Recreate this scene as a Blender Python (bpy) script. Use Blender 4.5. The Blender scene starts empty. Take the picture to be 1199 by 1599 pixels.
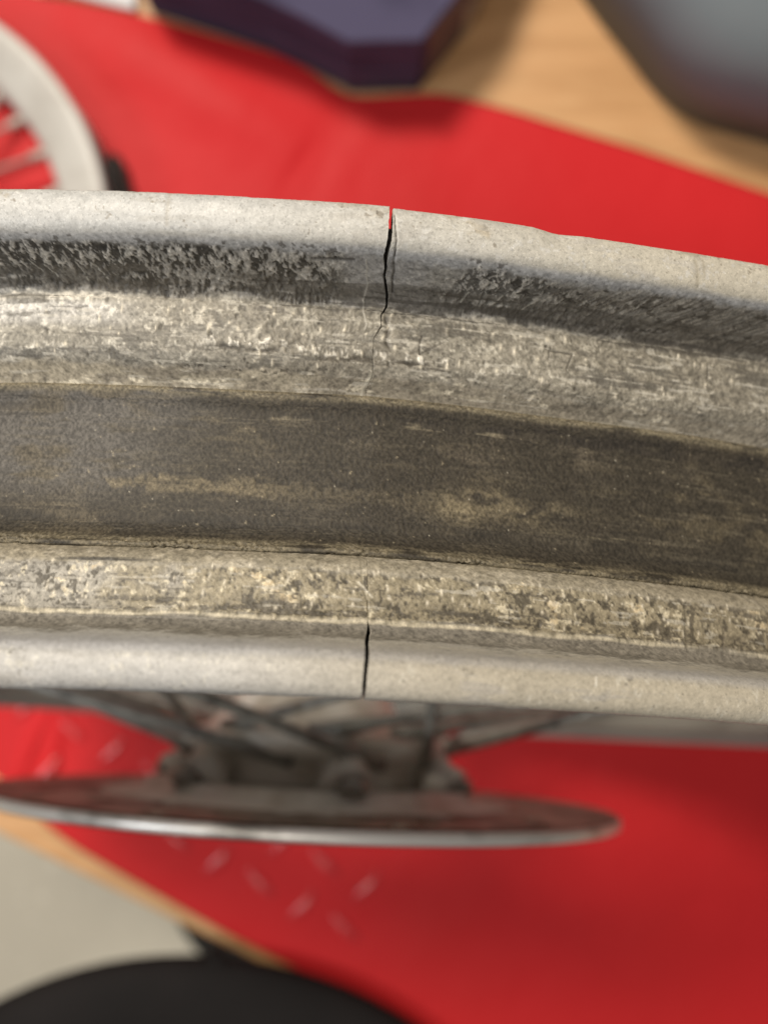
import bpy, math, random
import numpy as np
from mathutils import Vector, Matrix

# ---------------------------------------------------------------- camera, world, lights, exposure
sc = bpy.context.scene
col = sc.collection
TABLE = 0.5805                      # lens height above the red cover (metres)
FPX = 1403.55
cam_d = bpy.data.cameras.new('camera')
cam = bpy.data.objects.new('camera', cam_d); col.objects.link(cam)
cam.location = (0, 0, TABLE)        # looks straight down, image up = +Y
cam_d.sensor_fit = 'VERTICAL'
cam_d.sensor_height = 7.6
cam_d.lens = FPX / 1599 * 7.6
cam_d.clip_start = 0.01; cam_d.clip_end = 50
cam_d.dof.use_dof = True
cam_d.dof.focus_distance = 0.1345
cam_d.dof.aperture_fstop = 2.0
sc.camera = cam
w = bpy.data.worlds.new('World'); sc.world = w; w.use_nodes = True
w.node_tree.nodes['Background'].inputs[0].default_value = (0.80, 0.765, 0.72, 1)
w.node_tree.nodes['Background'].inputs[1].default_value = 0.19

def area(name, loc, target, size, power, color):
    l = bpy.data.lights.new(name, 'AREA'); l.shape = 'RECTANGLE'; l.size, l.size_y = size
    l.energy = power; l.color = color
    o = bpy.data.objects.new(name, l); col.objects.link(o); o.location = loc
    o.rotation_euler = (Vector(target) - Vector(loc)).to_track_quat('-Z', 'Y').to_euler()
area('ceiling_and_fill_lamp', (-1.3, 2.1, 3.6), (0.0, 0.0, 0.3), (0.9, 0.9), 168, (1.0, 0.90, 0.76))
area('ceiling_and_fill_lamp', (-0.5, -0.9, 3.2), (0.0, 0.0, 0.3), (1.2, 0.3), 21, (1.0, 0.93, 0.84))  # added fill, lifts the shaded flange wall and the hub
area('left_fill_lamp', (-1.15, -0.25, 1.35), (-0.1, 0, 0.4), (0.22, 0.4), 6, (0.88, 0.93, 1.0))  # added cool fill from the left, its source is unseen
sc.view_settings.view_transform = 'Standard'; sc.view_settings.look = 'None'
sc.view_settings.exposure = 0; sc.view_settings.gamma = 1
sc.cycles.use_denoising = True
sc.cycles.max_bounces = 6

rng = np.random.default_rng(7); random.seed(5)

# ---------------------------------------------------------------- helpers
def tag(o, label=None, cat=None, group=None, kind=None):
    if label: o['label'] = label
    if cat: o['category'] = cat
    if group: o['group'] = group
    if kind: o['kind'] = kind
    return o
def empty(name, loc, label, cat, group=None):
    o = bpy.data.objects.new(name, None); col.objects.link(o); o.location = loc
    return tag(o, label, cat, group)
def root_loc(p):
    v = Vector((0, 0, 0))
    while p: v = v + p.location; p = p.parent
    return v
def mesh_obj(name, verts, faces, mat, parent=None, smooth=True, quads=None):
    """verts are WORLD coordinates; the object sits at its parent's origin"""
    v = np.array(verts, dtype=np.float64) - np.array(root_loc(parent))
    me = bpy.data.meshes.new(name)
    if quads is not None:
        f = np.asarray(quads, dtype=np.int32)
        me.vertices.add(len(v)); me.vertices.foreach_set('co', v.astype(np.float32).ravel())
        me.loops.add(f.size); me.loops.foreach_set('vertex_index', f.ravel())
        me.polygons.add(len(f))
        me.polygons.foreach_set('loop_start', np.arange(0, f.size, f.shape[1], dtype=np.int32))
        me.update(calc_edges=True)
    else:
        me.from_pydata(v.tolist(), [], faces)
    me.polygons.foreach_set('use_smooth', [smooth] * len(me.polygons))
    me.materials.append(mat); me.update()
    o = bpy.data.objects.new(name, me); col.objects.link(o)
    if parent: o.parent = parent
    return o
def set_col(o, rgb):
    a = o.data.color_attributes.new('tone', 'FLOAT_COLOR', 'POINT')
    c = np.ones((len(rgb), 4), np.float32); c[:, :3] = np.clip(rgb, 0.003, 0.95)
    a.data.foreach_set('color', c.ravel())

class MB:                            # simple collector
    def __init__(s): s.v = []; s.f = []
    def add(s, v, f):
        n = len(s.v); s.v += [tuple(x) for x in v]; s.f += [[i + n for i in q] for q in f]
    def build(s, name, mat, parent=None, smooth=True): return mesh_obj(name, s.v, s.f, mat, parent, smooth)

def tube(path, r, seg=10, cap=True):
    """tube through a list of points; r scalar or list"""
    P = [Vector(p) for p in path]; n = len(P); R = r if hasattr(r, '__len__') else [r] * n
    v, f = [], []; prev = None
    for i, p in enumerate(P):
        t = (P[min(i+1, n-1)] - P[max(i-1, 0)]).normalized()
        x = prev - t * prev.dot(t) if prev is not None else t.orthogonal()
        x.normalize(); prev = x; y = t.cross(x)
        for k in range(seg):
            a = 2 * math.pi * k / seg; v.append(p + (x * math.cos(a) + y * math.sin(a)) * R[i])
    for i in range(n - 1):
        for k in range(seg):
            k2 = (k + 1) % seg; f.append([i*seg+k, i*seg+k2, (i+1)*seg+k2, (i+1)*seg+k])
    if cap: f.append(list(range(seg))[::-1]); f.append([(n-1)*seg+k for k in range(seg)])
    return v, f
def lathe(prof, O, ax, e1, e2, seg=64, closed=True, a0=0, a1=2*math.pi, wob=None):
    """prof: (axial, radial) metres, spun about axis ax through O"""
    v, f = [], []; full = abs(a1 - a0 - 2*math.pi) < 1e-6; n = seg if full else seg + 1; m = len(prof)
    for j in range(n):
        t = a0 + (a1 - a0) * j / seg
        d = e1 * math.cos(t) + e2 * math.sin(t)
        for a, r in prof: v.append(O + ax * a + d * r)
    for j in range(seg):
        j2 = (j + 1) % n
        for i in range(m if closed else m - 1):
            i2 = (i + 1) % m; f.append([j*m+i, j*m+i2, j2*m+i2, j2*m+i])
    return v, f
def rounded_poly(pts, rad, n=6):
    out = []; N = len(pts)
    for i in range(N):
        p = Vector(pts[i]); a = Vector(pts[i-1]); b = Vector(pts[(i+1) % N])
        u = (a-p).normalized(); w_ = (b-p).normalized(); r = min(rad, (a-p).length/2.2, (b-p).length/2.2)
        s, e = p + u*r, p + w_*r
        for k in range(n+1):
            t = k/n; out.append((s*(1-t)**2 + p*2*t*(1-t) + e*t*t))
    return out
def slab(outline, z0, z1, bev=0.002):
    """closed outline (x,y) extruded with a bevelled top edge"""
    o = [Vector((p[0], p[1])) for p in outline]; n = len(o); c = sum(o, Vector((0, 0)))/n
    ins = [p + (c-p).normalized()*bev for p in o]
    v = [(p.x, p.y, z0) for p in o] + [(p.x, p.y, z1-bev) for p in o] + \
        [((p+(q-p)*.3).x, (p+(q-p)*.3).y, z1-bev*.3) for p, q in zip(o, ins)] + [(p.x, p.y, z1) for p in ins]
    f = []
    for k in range(3):
        for i in range(n): j = (i+1) % n; f.append([k*n+i, k*n+j, (k+1)*n+j, (k+1)*n+i])
    f.append(list(range(3*n, 4*n))); f.append(list(range(n))[::-1])
    return v, f
def px2w(x, y, h=0.0):               # photo pixel -> world point at height h over the cover
    d = TABLE - h
    return ((x - 599.5) / FPX * d, -(y - 799.5) / FPX * d, h)

# ---------------------------------------------------------------- materials
def mat(name, base, rough=0.5, metal=0.0, spec=0.5, noise=None, bump=None, coat=0.0, attr=None, sheen=0.0):
    """noise: (scale, second colour, lo, hi, stretch) ; bump: list of (scale, distance, strength)"""
    m = bpy.data.materials.new(name); m.use_nodes = True; nt = m.node_tree; N = nt.nodes; L = nt.links
    b = N['Principled BSDF']; b.inputs['Roughness'].default_value = rough; b.inputs['Metallic'].default_value = metal
    b.inputs['Specular IOR Level'].default_value = spec; b.inputs['Base Color'].default_value = (*base, 1)
    b.inputs['Coat Weight'].default_value = coat; b.inputs['Coat Roughness'].default_value = 0.15
    tc = N.new('ShaderNodeTexCoord'); src = None
    if attr:
        a = N.new('ShaderNodeVertexColor'); a.layer_name = attr; src = a.outputs[0]
    for k, (scl, c2, lo, hi, st) in enumerate(noise or []):
        mp = N.new('ShaderNodeMapping'); mp.inputs['Scale'].default_value = st; L.new(tc.outputs['Object'], mp.inputs[0])
        n = N.new('ShaderNodeTexNoise'); n.inputs['Scale'].default_value = scl; n.inputs['Detail'].default_value = 6
        L.new(mp.outputs[0], n.inputs[0])
        r = N.new('ShaderNodeMapRange'); r.inputs[1].default_value = lo; r.inputs[2].default_value = hi
        L.new(n.outputs[0], r.inputs[0])
        x = N.new('ShaderNodeMix'); x.data_type = 'RGBA'; L.new(r.outputs[0], x.inputs[0])
        if src is None: x.inputs[6].default_value = (*base, 1)
        else: L.new(src, x.inputs[6])
        if isinstance(c2, (int, float)):
            x.blend_type = 'MULTIPLY'; x.inputs[7].default_value = (c2, c2, c2, 1)
        else: x.inputs[7].default_value = (*c2, 1)
        src = x.outputs[2]
    if src is not None: L.new(src, b.inputs['Base Color'])
    prev = None
    for scl, dist, stg in (bump or []):
        n = N.new('ShaderNodeTexNoise'); n.inputs['Scale'].default_value = scl; n.inputs['Detail'].default_value = 4
        L.new(tc.outputs['Object'], n.inputs[0])
        bp = N.new('ShaderNodeBump'); bp.inputs['Distance'].default_value = dist; bp.inputs['Strength'].default_value = stg
        L.new(n.outputs[0], bp.inputs['Height'])
        if prev: L.new(prev, bp.inputs['Normal'])
        prev = bp.outputs[0]
    if prev: L.new(prev, b.inputs['Normal'])
    return m
ONE = (1, 1, 1)
M_rim = mat('weathered_alloy', (.5, .5, .48), rough=.52, metal=.04, spec=.42, attr='tone',
            noise=[(2400, 0.74, .54, .68, ONE), (4200, 1.3, .56, .70, ONE)], bump=[(2200, .00006, .5), (5000, .00004, .6)])
M_strip = mat('dusty_rubber', (.1, .09, .08), rough=.62, spec=.4, attr='tone',
              noise=[(3800, 0.62, .46, .66, ONE), (7000, 1.6, .6, .78, ONE)], bump=[(3000, .00006, .6), (8000, .00004, .6)])
M_crack = mat('raw_fracture', (.05, .045, .04), rough=.8)
M_spoke = mat('dull_spoke_steel', (.27, .265, .235), rough=.42, metal=.2, noise=[(120, (.14, .135, .12), .45, .65, ONE)])
M_nipple = mat('dull_nipple_brass', (.22, .2, .16), rough=.5, metal=.5)
M_hub = mat('dirty_hub_alloy', (.80, .77, .70), rough=.5, metal=.05, noise=[(60, (.58, .53, .45), .45, .62, ONE)], bump=[(300, .0005, .5)])
M_discface = mat('rusty_disc_face', (.40, .34, .27), rough=.33, metal=.6, noise=[(38, (.16, .115, .08), .44, .56, ONE), (120, (.55, .50, .44), .6, .72, ONE)])
M_disced = mat('bare_disc_steel', (.86, .83, .78), rough=.4, metal=.6, noise=[(40, (.35, .33, .3), .5, .65, ONE)])
M_bolt = mat('bolt_steel', (.35, .33, .3), rough=.35, metal=.8)
M_white = mat('white_painted_rim', (.58, .56, .52), rough=.4, noise=[(30, (.46, .43, .39), .45, .7, ONE)])
M_wspoke = mat('pale_spoke_steel', (.46, .41, .36), rough=.45, metal=.3)
M_red = mat('red_vinyl', (.60, .022, .026), rough=.5, spec=.13, coat=.0, noise=[(7, (.56, .022, .024), .4, .65, ONE)], bump=[(14, .01, .25), (240, .0008, .12)])
M_bump = mat('worn_glossy_red', (.60, .03, .034), rough=.3, spec=.5, coat=.5)
M_wood = mat('birch_board', (.62, .345, .155), rough=.5, noise=[(9, (.53, .285, .12), .42, .62, (1, 9, 1)), (30, (.64, .38, .18), .5, .7, (1, 14, 1))])
M_woodedge = M_wood
M_floor = mat('beige_floor', (.60, .57, .48), rough=.55, noise=[(3, (.54, .51, .43), .4, .6, ONE), (60, (.66, .63, .54), .6, .7, ONE)])
M_black = mat('black_vinyl', (.008, .007, .007), rough=.75, spec=.15, noise=[(8, (.013, .011, .011), .4, .6, ONE)], bump=[(60, .002, .2)])
M_rubber = mat('black_rubber', (.02, .018, .016), rough=.6)
M_grey = mat('grey_plastic', (.165, .19, .21), rough=.8, spec=.2, noise=[(4, (.185, .205, .22), .4, .65, ONE)])
M_greylid = mat('grey_plastic_lid', (.15, .16, .167), rough=.5)
M_purple = mat('purple_print_board', (.085, .076, .135), rough=.8, spec=.1, noise=[(14, (.055, .05, .09), .42, .6, (1, 1, 5))])
M_navy = mat('navy_print', (.05, .065, .12), rough=.55)
M_brownside = mat('dark_card_side', (.13, .095, .10), rough=.6)
M_paper = mat('white_paper', (.72, .70, .72), rough=.7)
M_beige = mat('beige_card', (.42, .34, .24), rough=.6)

# ---------------------------------------------------------------- wheel frame (world)
def c2w(v): return Vector((v[0], -v[1], -v[2]))
_c = np.array([-0.02467338, 0.04368047, 0.34399518])
_a, _b = 0.0523942, 0.2427023
_n = np.array([math.sin(_a), -math.cos(_a)*math.cos(_b), math.cos(_a)*math.sin(_b)]); _n /= np.linalg.norm(_n)
_e1 = -_c - _n*np.dot(-_c, _n); _e1 /= np.linalg.norm(_e1); _e2 = np.cross(_n, _e1)
WC = c2w(_c) + Vector((0, 0, TABLE)); AX = c2w(_n); E1 = c2w(_e1); E2 = c2w(_e2)
RR = 0.23                           # rim outer radius
TH0 = 0.031307                      # where the crack sits round the rim
WHEEL = empty('motorcycle_wheel', WC - E1*RR, 'cracked weathered alloy motorcycle wheel standing tyreless on the red cover', 'wheel')

# profile knots (axial mm, radial mm, nominal line) from far flange lip to near flange lip, then back round the outside
KN = [(35.6,-3.2,296),(35.9,-1.9,299),(35.4,-.6,304),(34.2,.05,311),(32.6,.2,323),(31.2,-.05,338),(29.8,-.75,357),(28.7,-2.4,378),(27.9,-5.2,400),(27.4,-8,419),(26.8,-10.3,438),
      (26,-11.7,452),(25,-12.4,462),(23.5,-12.5,480),(18,-13.1,533),(15.4,-14,562),(12.9,-17,597),(11,-18.6,620),(8,-19.2,650),(0,-19.3,726),(-8,-19.2,805),
      (-11,-18.6,834),(-12.9,-17,848),(-15.4,-14,866),(-18,-13.1,897),(-23.5,-12.5,956),(-25,-12.2,970),(-26.2,-11,982),(-27.2,-8,992),(-28.2,-4,1000),(-29.2,-1.2,1008),
      (-30.6,-.1,1023),(-32.2,.2,1042),(-33.8,-.2,1060),(-34.9,-1.2,1075),(-35.3,-2.6,1084),(-35.1,-3.8,1090)]
OUT = [(-34.4,-5),(-33,-5.6),(-31.6,-6.4),(-31,-9),(-30.4,-13),(-28.5,-15.6),(-25,-16.2),(-19,-16.8),(-16.5,-18.5),(-14,-21),(-11,-22.3),(0,-22.8),
       (11,-22.3),(14,-21),(16.5,-18.5),(19,-16.8),(25,-16.2),(28.5,-15.6),(30.4,-13),(31,-9),(31.8,-6.4),(33.2,-5.6),(34.8,-4.8)]
K = np.array(KN, float)
def smooth_curve(P, step):
    """Catmull-Rom through knots, resampled to about `step`"""
    P = np.asarray(P, float); Q = np.vstack([2*P[0]-P[1], P, 2*P[-1]-P[-2]]); out = []
    for i in range(len(P)-1):
        p0, p1, p2, p3 = Q[i:i+4]; d = np.hypot(*(p2-p1)[:2]); n = max(1, int(round(d/step)))
        t = (np.arange(n)/n)[:, None]
        out.append(.5*((2*p1)+(-p0+p2)*t+(2*p0-5*p1+4*p2-p3)*t**2+(-p0+3*p1-3*p2+p3)*t**3))
    out.append(P[-1:]); return np.vstack(out)
STEP = 0.17
inner = smooth_curve(K, STEP); outer = smooth_curve(np.array(OUT, float), 1.6)
NI = len(inner)
prof = np.vstack([inner[:, :2], outer]); NR = len(prof)
Y = inner[:, 2]                      # nominal line coordinate of each inner row
tg = np.roll(prof, -1, 0) - np.roll(prof, 1, 0); tg /= np.linalg.norm(tg, axis=1)[:, None]
nr = np.stack([-tg[:, 1], tg[:, 0]], 1)            # pick the side that points outward from the tube
if nr[np.argmin(abs(inner[:, 0]))][1] < 0: nr = -nr
# columns: arc length s in mm from the crack, dense near it
S0, S1 = -85.0, 92.0
dense = np.arange(S0, S1+.001, STEP)
jc = int(np.argmin(abs(dense))); dense[jc] = 0
half = np.concatenate([dense[:jc], [0.0]]); right = np.concatenate([[0.0], dense[jc+1:]])
CIRC = 2*math.pi*RR*1000
rest = np.linspace(S1, S0+CIRC, 260)[1:-1]
s_cols = np.concatenate([dense[:jc], [0, 0, 0, 0], dense[jc+1:], rest])
NC = len(s_cols); cL = jc

def noise2(nu, nv, cu, cv, seed):
    """smooth random field (nv rows, nu columns), cell sizes in samples, range about -1..1"""
    g = np.random.default_rng(seed); hu, hv = int(nu/cu)+5, int(nv/cv)+5
    G = g.uniform(-1, 1, (hv, hu))
    def interp(G, n, c):
        x = np.arange(n)/c; i = x.astype(int); t = (x-i)[:, None]
        a, b, d, e = G[i], G[i+1], G[i+2], G[i+3]
        return .5*((2*b)+(-a+d)*t+(2*a-5*b+4*d-e)*t**2+(-a+3*b-3*d+e)*t**3)
    A = interp(G, nv, cv); return interp(A.T, nu, cu).T
def fbm(nu, nv, cu, cv, seed, octv=4, gain=.55):
    out = 0; amp = 1; tot = 0
    for k in range(octv):
        if min(cu, cv) < 1.1 and k: break
        out = out + amp*noise2(nu, nv, max(cu, 1.1), max(cv, 1.1), seed+k*13); tot += amp; amp *= gain; cu /= 2; cv /= 2
    return out/tot*1.7
def sst(x, a, b):
    t = np.clip((x-a)/(b-a), 0, 1); return t*t*(3-2*t)
def band(y, a, b, f=8): return sst(y, a-f/2, a+f/2)*(1-sst(y, b-f/2, b+f/2))
def lerp(c, d, m): return c*(1-m[..., None]) + np.array(d)*m[..., None]
def blob(S, YY, s, y, rs, ry, p=1): return np.exp(-(((S-s)/rs)**2+((YY-y)/ry)**2)**p)

# ------------------------------------------------ rim: colour and relief on the (row, column) grid
S = np.broadcast_to(s_cols[None, :], (NI, NC)).copy(); YY = np.broadcast_to(Y[:, None], (NI, NC)).copy()
F = lambda cu, cv, sd, o=4, g=.55: fbm(NC, NI, cu/STEP, cv/STEP, sd, o, g)     # cells in mm
n_big = F(26, 7, 1, 4); n_mid = F(5, 3, 2, 5); n_fine = F(1.2, 1.1, 3, 4, .8); n_streak = F(16, 1.2, 4, 4); n_x = F(.55, .55, 5, 2, .9)
n_fib = F(.9, 1.5, 6, 4, .8); n_mid2 = F(3.2, 1.8, 7, 6, .72); dust_k = 1.0
n_g = F(1.7, 1.2, 10, 5, .9); n_dg0 = F(.55, 3.2, 11, 3, .7); n_smear = F(11, 2.2, 12, 5, .7)
n_dg = np.stack([np.roll(n_dg0[i], -int(i*.75)) for i in range(NI)])
n_lo = F(50, 20, 8, 2); n_w = F(.75, 1.5, 14, 4, .9); n_w2 = F(2.4, 4.0, 15, 4, .7); n_str2 = F(9, .8, 9, 4, .6)
Yw = YY + 5*n_mid + 2.5*n_fine                   # wobbling band borders
lipT = band(Yw, 200, 366, 14); wall = band(Yw, 382, 460, 12); seatT = band(Yw, 461, 572, 8); slopeT = band(Yw, 572, 640, 14)
slopeB = band(Yw, 830, 882, 12); seatB = band(Yw, 882, 958, 10); groove = band(Yw, 958, 992, 8); lipB = sst(Yw, 985, 1002)
C0 = np.zeros((NI, NC, 3)) + np.array([.40, .385, .35]); D = np.zeros((NI, NC))
warm = sst(S + 12*n_lo, -45, 40)                 # warmer tone to the right, more neutral to the left
# far lip
C0 = lerp(C0, (.55, .55, .535), lipT); C0 = lerp(C0, (.55, .51, .42), lipT*warm*.9)
C0 = lerp(C0, (.40, .33, .22), lipT*sst(n_mid-.9*(YY-296)/30, .05, .6)*.6)
C0 = lerp(C0, (.20, .17, .13), lipT*sst(n_g*.7+n_x*.4+.35*n_mid-.2*(YY-296)/60, .78, .9)*.7)
C0 = lerp(C0, (.47, .45, .41), lipT*sst(n_smear+.4*n_mid, .3, .9)*.6)
C0 = lerp(C0, (.74, .73, .70), lipT*sst(-n_g-n_x*.4, .65, .85)*.5)
D += lipT*(.010*n_x + .02*n_mid - .05*sst(n_g*.7+n_x*.4, .7, .95))
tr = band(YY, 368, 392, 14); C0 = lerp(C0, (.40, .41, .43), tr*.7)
# far flange wall: grimy, pitted crust
crust = band(S, -62, -7, 10)*1.0 + band(S, 7, 45, 6)*.75*sst(n_mid+.4*n_big, -.5, .4) + band(S, -125, -62, 12)*.55 + .25*sst(S, 55, 70)
calm = band(S, -6.5, 6, 3)
crust = crust*(1-.9*calm)
pit = sst(n_w2*.45+n_w*.7+n_x*.15+n_big*.2, .0, .12)
C0 = lerp(C0, (.27, .26, .24), wall*.92)
C0 = lerp(C0, (.29, .285, .28), wall*calm*.8)
C0 = lerp(C0, (.045, .042, .038), wall*pit*np.clip(crust*.95, 0, 1)*.95)
C0 = lerp(C0, (.46, .44, .40), wall*sst(-n_w2*.3-n_w*.9-n_x*.2, .38, .5)*(.35+.6*np.clip(crust, 0, 1))*.8)
C0 = lerp(C0, (.13, .115, .095), wall*sst(n_dg+.4*n_mid, .0, .45)*sst(S, 14, 36)*.55); C0 = lerp(C0, (.40, .37, .31), wall*sst(-n_dg-.2*n_mid, .35, .7)*sst(S, 14, 36)*.45)
C0 = lerp(C0, (.05, .045, .04), wall*sst(n_g+.6*n_mid2, .55, .7)*sst(S, 8, 16)*.8)
C0 = lerp(C0, (.10, .09, .075), band(Yw, 440, 462, 8)*sst(n_smear+.2, .0, .5)*.7)
C0 = lerp(C0, (.13, .12, .105), band(Yw, 420, 458, 16)*sst(n_streak+n_big, -.2, .5)*.75)
C0 = lerp(C0, (.12, .105, .085), wall*sst(S, 20, 60)*.45)
pre = band(Yw, 372, 386, 6)*sst(n_fine+n_mid2, .55, .8)*np.clip(crust+.35, 0, 1); C0 = lerp(C0, (.08, .075, .07), pre*.8)
D += wall*(.05*n_dg*sst(S, 10, 30) - .08*n_w*crust -.10*pit*crust + .06*n_mid2 + .06*n_fine*(.35+crust) + .03*n_x)*(1-.6*calm)
# far bead seat
C0 = lerp(C0, (.33, .31, .265), seatT)
C0 = lerp(C0, (.60, .575, .50), seatT*sst(n_mid2*.8+n_fib*.6+n_x*.3+.5*n_mid+.25*band(YY, 480, 520, 20), .4, .9)*.6)
C0 = lerp(C0, (.15, .14, .12), seatT*sst(-n_mid2*.4-n_g*.6+.7*n_smear+.2*n_mid, .25, .6)*.7)
C0 = lerp(C0, (.46, .44, .39), seatT*sst(n_smear-.2*n_g+.3*n_big, .3, .8)*.5)
C0 = lerp(C0, (.62, .58, .50), band(Yw, 462, 473, 5)*(band(S, -125, -42, 10)+band(S, 4, 32, 8)+.45*sst(S, 32, 40))*.8)
C0 = lerp(C0, (.58, .57, .55), seatT*band(YY, 476, 512, 20)*sst(-S, 36, 50)*.7)
scuffY = 541 + 2.5*np.interp(S, [-85, -40, -20, 0, 20, 90], [6, 2, -2, 3, 4, 6]) + 8*n_mid
sc_m = band(YY, scuffY, scuffY+9, 7)*(band(S, -28, 12, 10)+.3)*sst(n_streak*.5+n_mid2*.6+.35, 0, .5)
C0 = lerp(C0, (.055, .05, .045), sc_m*.85)
sc_h = band(YY, scuffY-13, scuffY, 6)*(band(S, -28, 14, 10)+.3)*sst(n_fib+n_fine*.5, .0, .6); C0 = lerp(C0, (.72, .69, .62), sc_h*.85)
D += seatT*(.045*n_mid2 + .02*n_fib + .03*n_x + .03*n_fine) - .14*sc_m + .09*sc_h
# slope into the well: packed smooth dust
C0 = lerp(C0, (.30, .265, .20), seatT*warm*.45); C0 = lerp(C0, (.27, .24, .19), slopeT*.95); C0 = lerp(C0, (.40, .36, .28), slopeT*sst(n_mid+n_streak*.7-.015*S, .2, .9)*.7)
C0 = lerp(C0, (.60, .55, .44), slopeT*sst(n_mid2+n_mid*.5+band(S, -55, -28, 10)*band(YY, 588, 616, 10)*.6, .75, 1.1)*.85)
C0 = lerp(C0, (.19, .17, .14), slopeT*sst(-n_mid-n_fine*.4, .4, .9)*.5)
D += slopeT*(.03*n_fine+.05*n_mid2)
crumb = band(YY, 570+4*n_mid, 576+4*n_mid, 4)*sst(n_fine+.5*n_mid2, .35, .6)*band(S, -34, -10, 8)
C0 = lerp(C0, (.08, .07, .055), crumb*.8); D -= .15*crumb
# near slope and bead seat
C0 = lerp(C0, (.33, .295, .225), slopeB); C0 = lerp(C0, (.45, .41, .33), slopeB*sst(n_mid2+n_str2*.4, .2, .8)*.6)
C0 = lerp(C0, (.31, .27, .19), seatB); C0 = lerp(C0, (.20, .175, .13), seatB*sst(n_smear+.3*n_big, .2, .8)*.6); C0 = lerp(C0, (.36, .35, .33), seatB*sst(-S+12*n_mid, 25, 45)*.6)
C0 = lerp(C0, (.62, .56, .42), seatB*sst(n_mid2*.7+n_fib*.7+n_x*.3+.4*n_mid, .4, .9)*.7)
C0 = lerp(C0, (.58, .46, .28), seatB*sst(n_mid2+n_mid, 1.0, 1.4)*.6)
C0 = lerp(C0, (.12, .105, .08), seatB*sst(-n_mid2*.6-n_fine*.8-n_x*.3-.15+.25*sst(S, 0, 30)+.3*n_mid, .2, .6)*.8)
dk = blob(S, YY, -41, 875, 8, 4, 2)*sst(n_str2+.6, 0, .5); C0 = lerp(C0, (.06, .058, .055), dk*.85)
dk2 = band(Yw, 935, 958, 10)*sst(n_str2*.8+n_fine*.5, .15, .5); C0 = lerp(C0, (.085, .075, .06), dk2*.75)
ln = band(YY + 2*n_mid, 958, 965, 3)*sst(n_streak+.7, 0, .5); C0 = lerp(C0, (.50, .45, .34), ln*.8)
D += seatB*(.045*n_mid2+.025*n_fib+.035*n_x+.03*n_fine) + slopeB*(.04*n_fine+.03*n_mid2) - .1*dk2 + .14*ln
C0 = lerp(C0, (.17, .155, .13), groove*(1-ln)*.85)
# near lip
C0 = lerp(C0, (.49, .48, .46), lipB); C0 = lerp(C0, (.52, .47, .37), lipB*warm*.9)
C0 = lerp(C0, (.30, .29, .27), lipB*sst(n_mid2+n_mid*.5, .55, 1.1)*.5)
C0 = lerp(C0, (.72, .69, .60), lipB*sst(n_fib*.8-n_mid2*.4+n_mid*.3, .5, 1.0)*.5)
C0 = lerp(C0, (.14, .13, .11), lipB*sst(n_g*.8+n_x*.3+n_mid*.45, .95, 1.1)*.75); C0 = lerp(C0, (.42, .40, .37), lipB*sst(n_smear+.4*n_mid, .3, .9)*.55)
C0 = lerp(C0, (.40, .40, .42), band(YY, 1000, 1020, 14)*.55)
C0 = lerp(C0, (.20, .18, .19), sst(YY, 1078, 1086)*.8)
D += lipB*(.028*n_mid2+.006*n_x)
# overall dirt: tan veil, stronger where the tone is warm
veil = np.clip(.16*warm+.14*n_lo+.06*n_big, 0, .35); C0 = C0*(1-veil[..., None]) + np.array([.25, .21, .15])*veil[..., None]
C0 = lerp(C0, (.27, .245, .195), (seatT+slopeT)*.22*dust_k*sst(n_big+.5*n_mid+.02*S, -.6, .8))
lip_ = np.clip(lipT+lipB, 0, 1); C0 *= (1 + (.22*n_x + .12*n_fine)*(1-.62*lip_) + .06*n_mid)[..., None]
C0 = lerp(C0, (.36, .345, .30), band(Yw, 462, 640, 20)*sst(n_smear, .5, 1)*.25)

C0 *= (1 - .10*seatT*(1+.8*n_big) - .05*seatB)[..., None]
C0 = lerp(C0, (.13, .12, .10), seatT*sst(n_smear+.5*n_mid-.3*n_g, .55, .95)*.6)
def stroke(pts, wd, depth, rgb, amt=.9):
    """a scratch along (s, Y) points; wd in mm"""
    global C0, D
    for (a, ya), (b, yb) in zip(pts[:-1], pts[1:]):
        kx = 1.0; ky = .1
        ax_, ay_, bx, by = a, ya*ky, b, yb*ky; dx, dy = bx-ax_, by-ay_; L2 = dx*dx+dy*dy+1e-9
        t = np.clip(((S-ax_)*dx+(YY*ky-ay_)*dy)/L2, 0, 1); d = np.hypot(S-ax_-t*dx, YY*ky-ay_-t*dy)
        m = np.exp(-(d/wd)**2*1.5); C0 = lerp(C0, rgb, m*amt); D -= depth*m
DK = (.10, .09, .075); LT = (.62, .58, .48)
stroke([(7, 501), (7, 530), (11, 503)], .14, .16, DK, .8)
stroke([(28.5, 512), (28.5, 499), (32.75, 500), (31.75, 527)], .14, .16, DK, .8)
stroke([(58, 483), (58.2, 509)], .16, .15, DK, .6)
stroke([(46.75, 316), (47.5, 359)], .45, .05, (.36, .32, .24), .6); stroke([(48, 312), (48.2, 333)], .3, .03, (.38, .34, .26), .6)
stroke([(-33, 306), (-33, 352)], .35, .02, (.42, .39, .33), .5)
stroke([(54.25, 887), (53.75, 958)], .45, .16, (.17, .15, .11), .6); stroke([(61.7, 924), (61.3, 957)], .35, .12, (.2, .17, .13), .5)
stroke([(30.25, 1024), (30, 1039)], .15, -.05, (.75, .72, .64), .9)
for a in [(-49.25, 414, -48.6, 443), (-54.75, 419, -53.6, 438), (-46.5, 416, -45.2, 440), (13, 421, 12.2, 440), (18.5, 419, 17.4, 436), (9.5, 425, 8.8, 437), (24, 421, 22.6, 440), (-57, 412, -55.8, 430)]:
    stroke([(a[0], a[1]), (a[2], a[3])], .16, -.08, (.40, .385, .34), .8)
stroke([(60.5, 604), (60.75, 618)], .14, .2, (.03, .03, .025), .95)
stroke([(-34.2, 606), (-33.6, 612), (-32.4, 611)], .3, -.3, (.34, .31, .25), .8)
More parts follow.
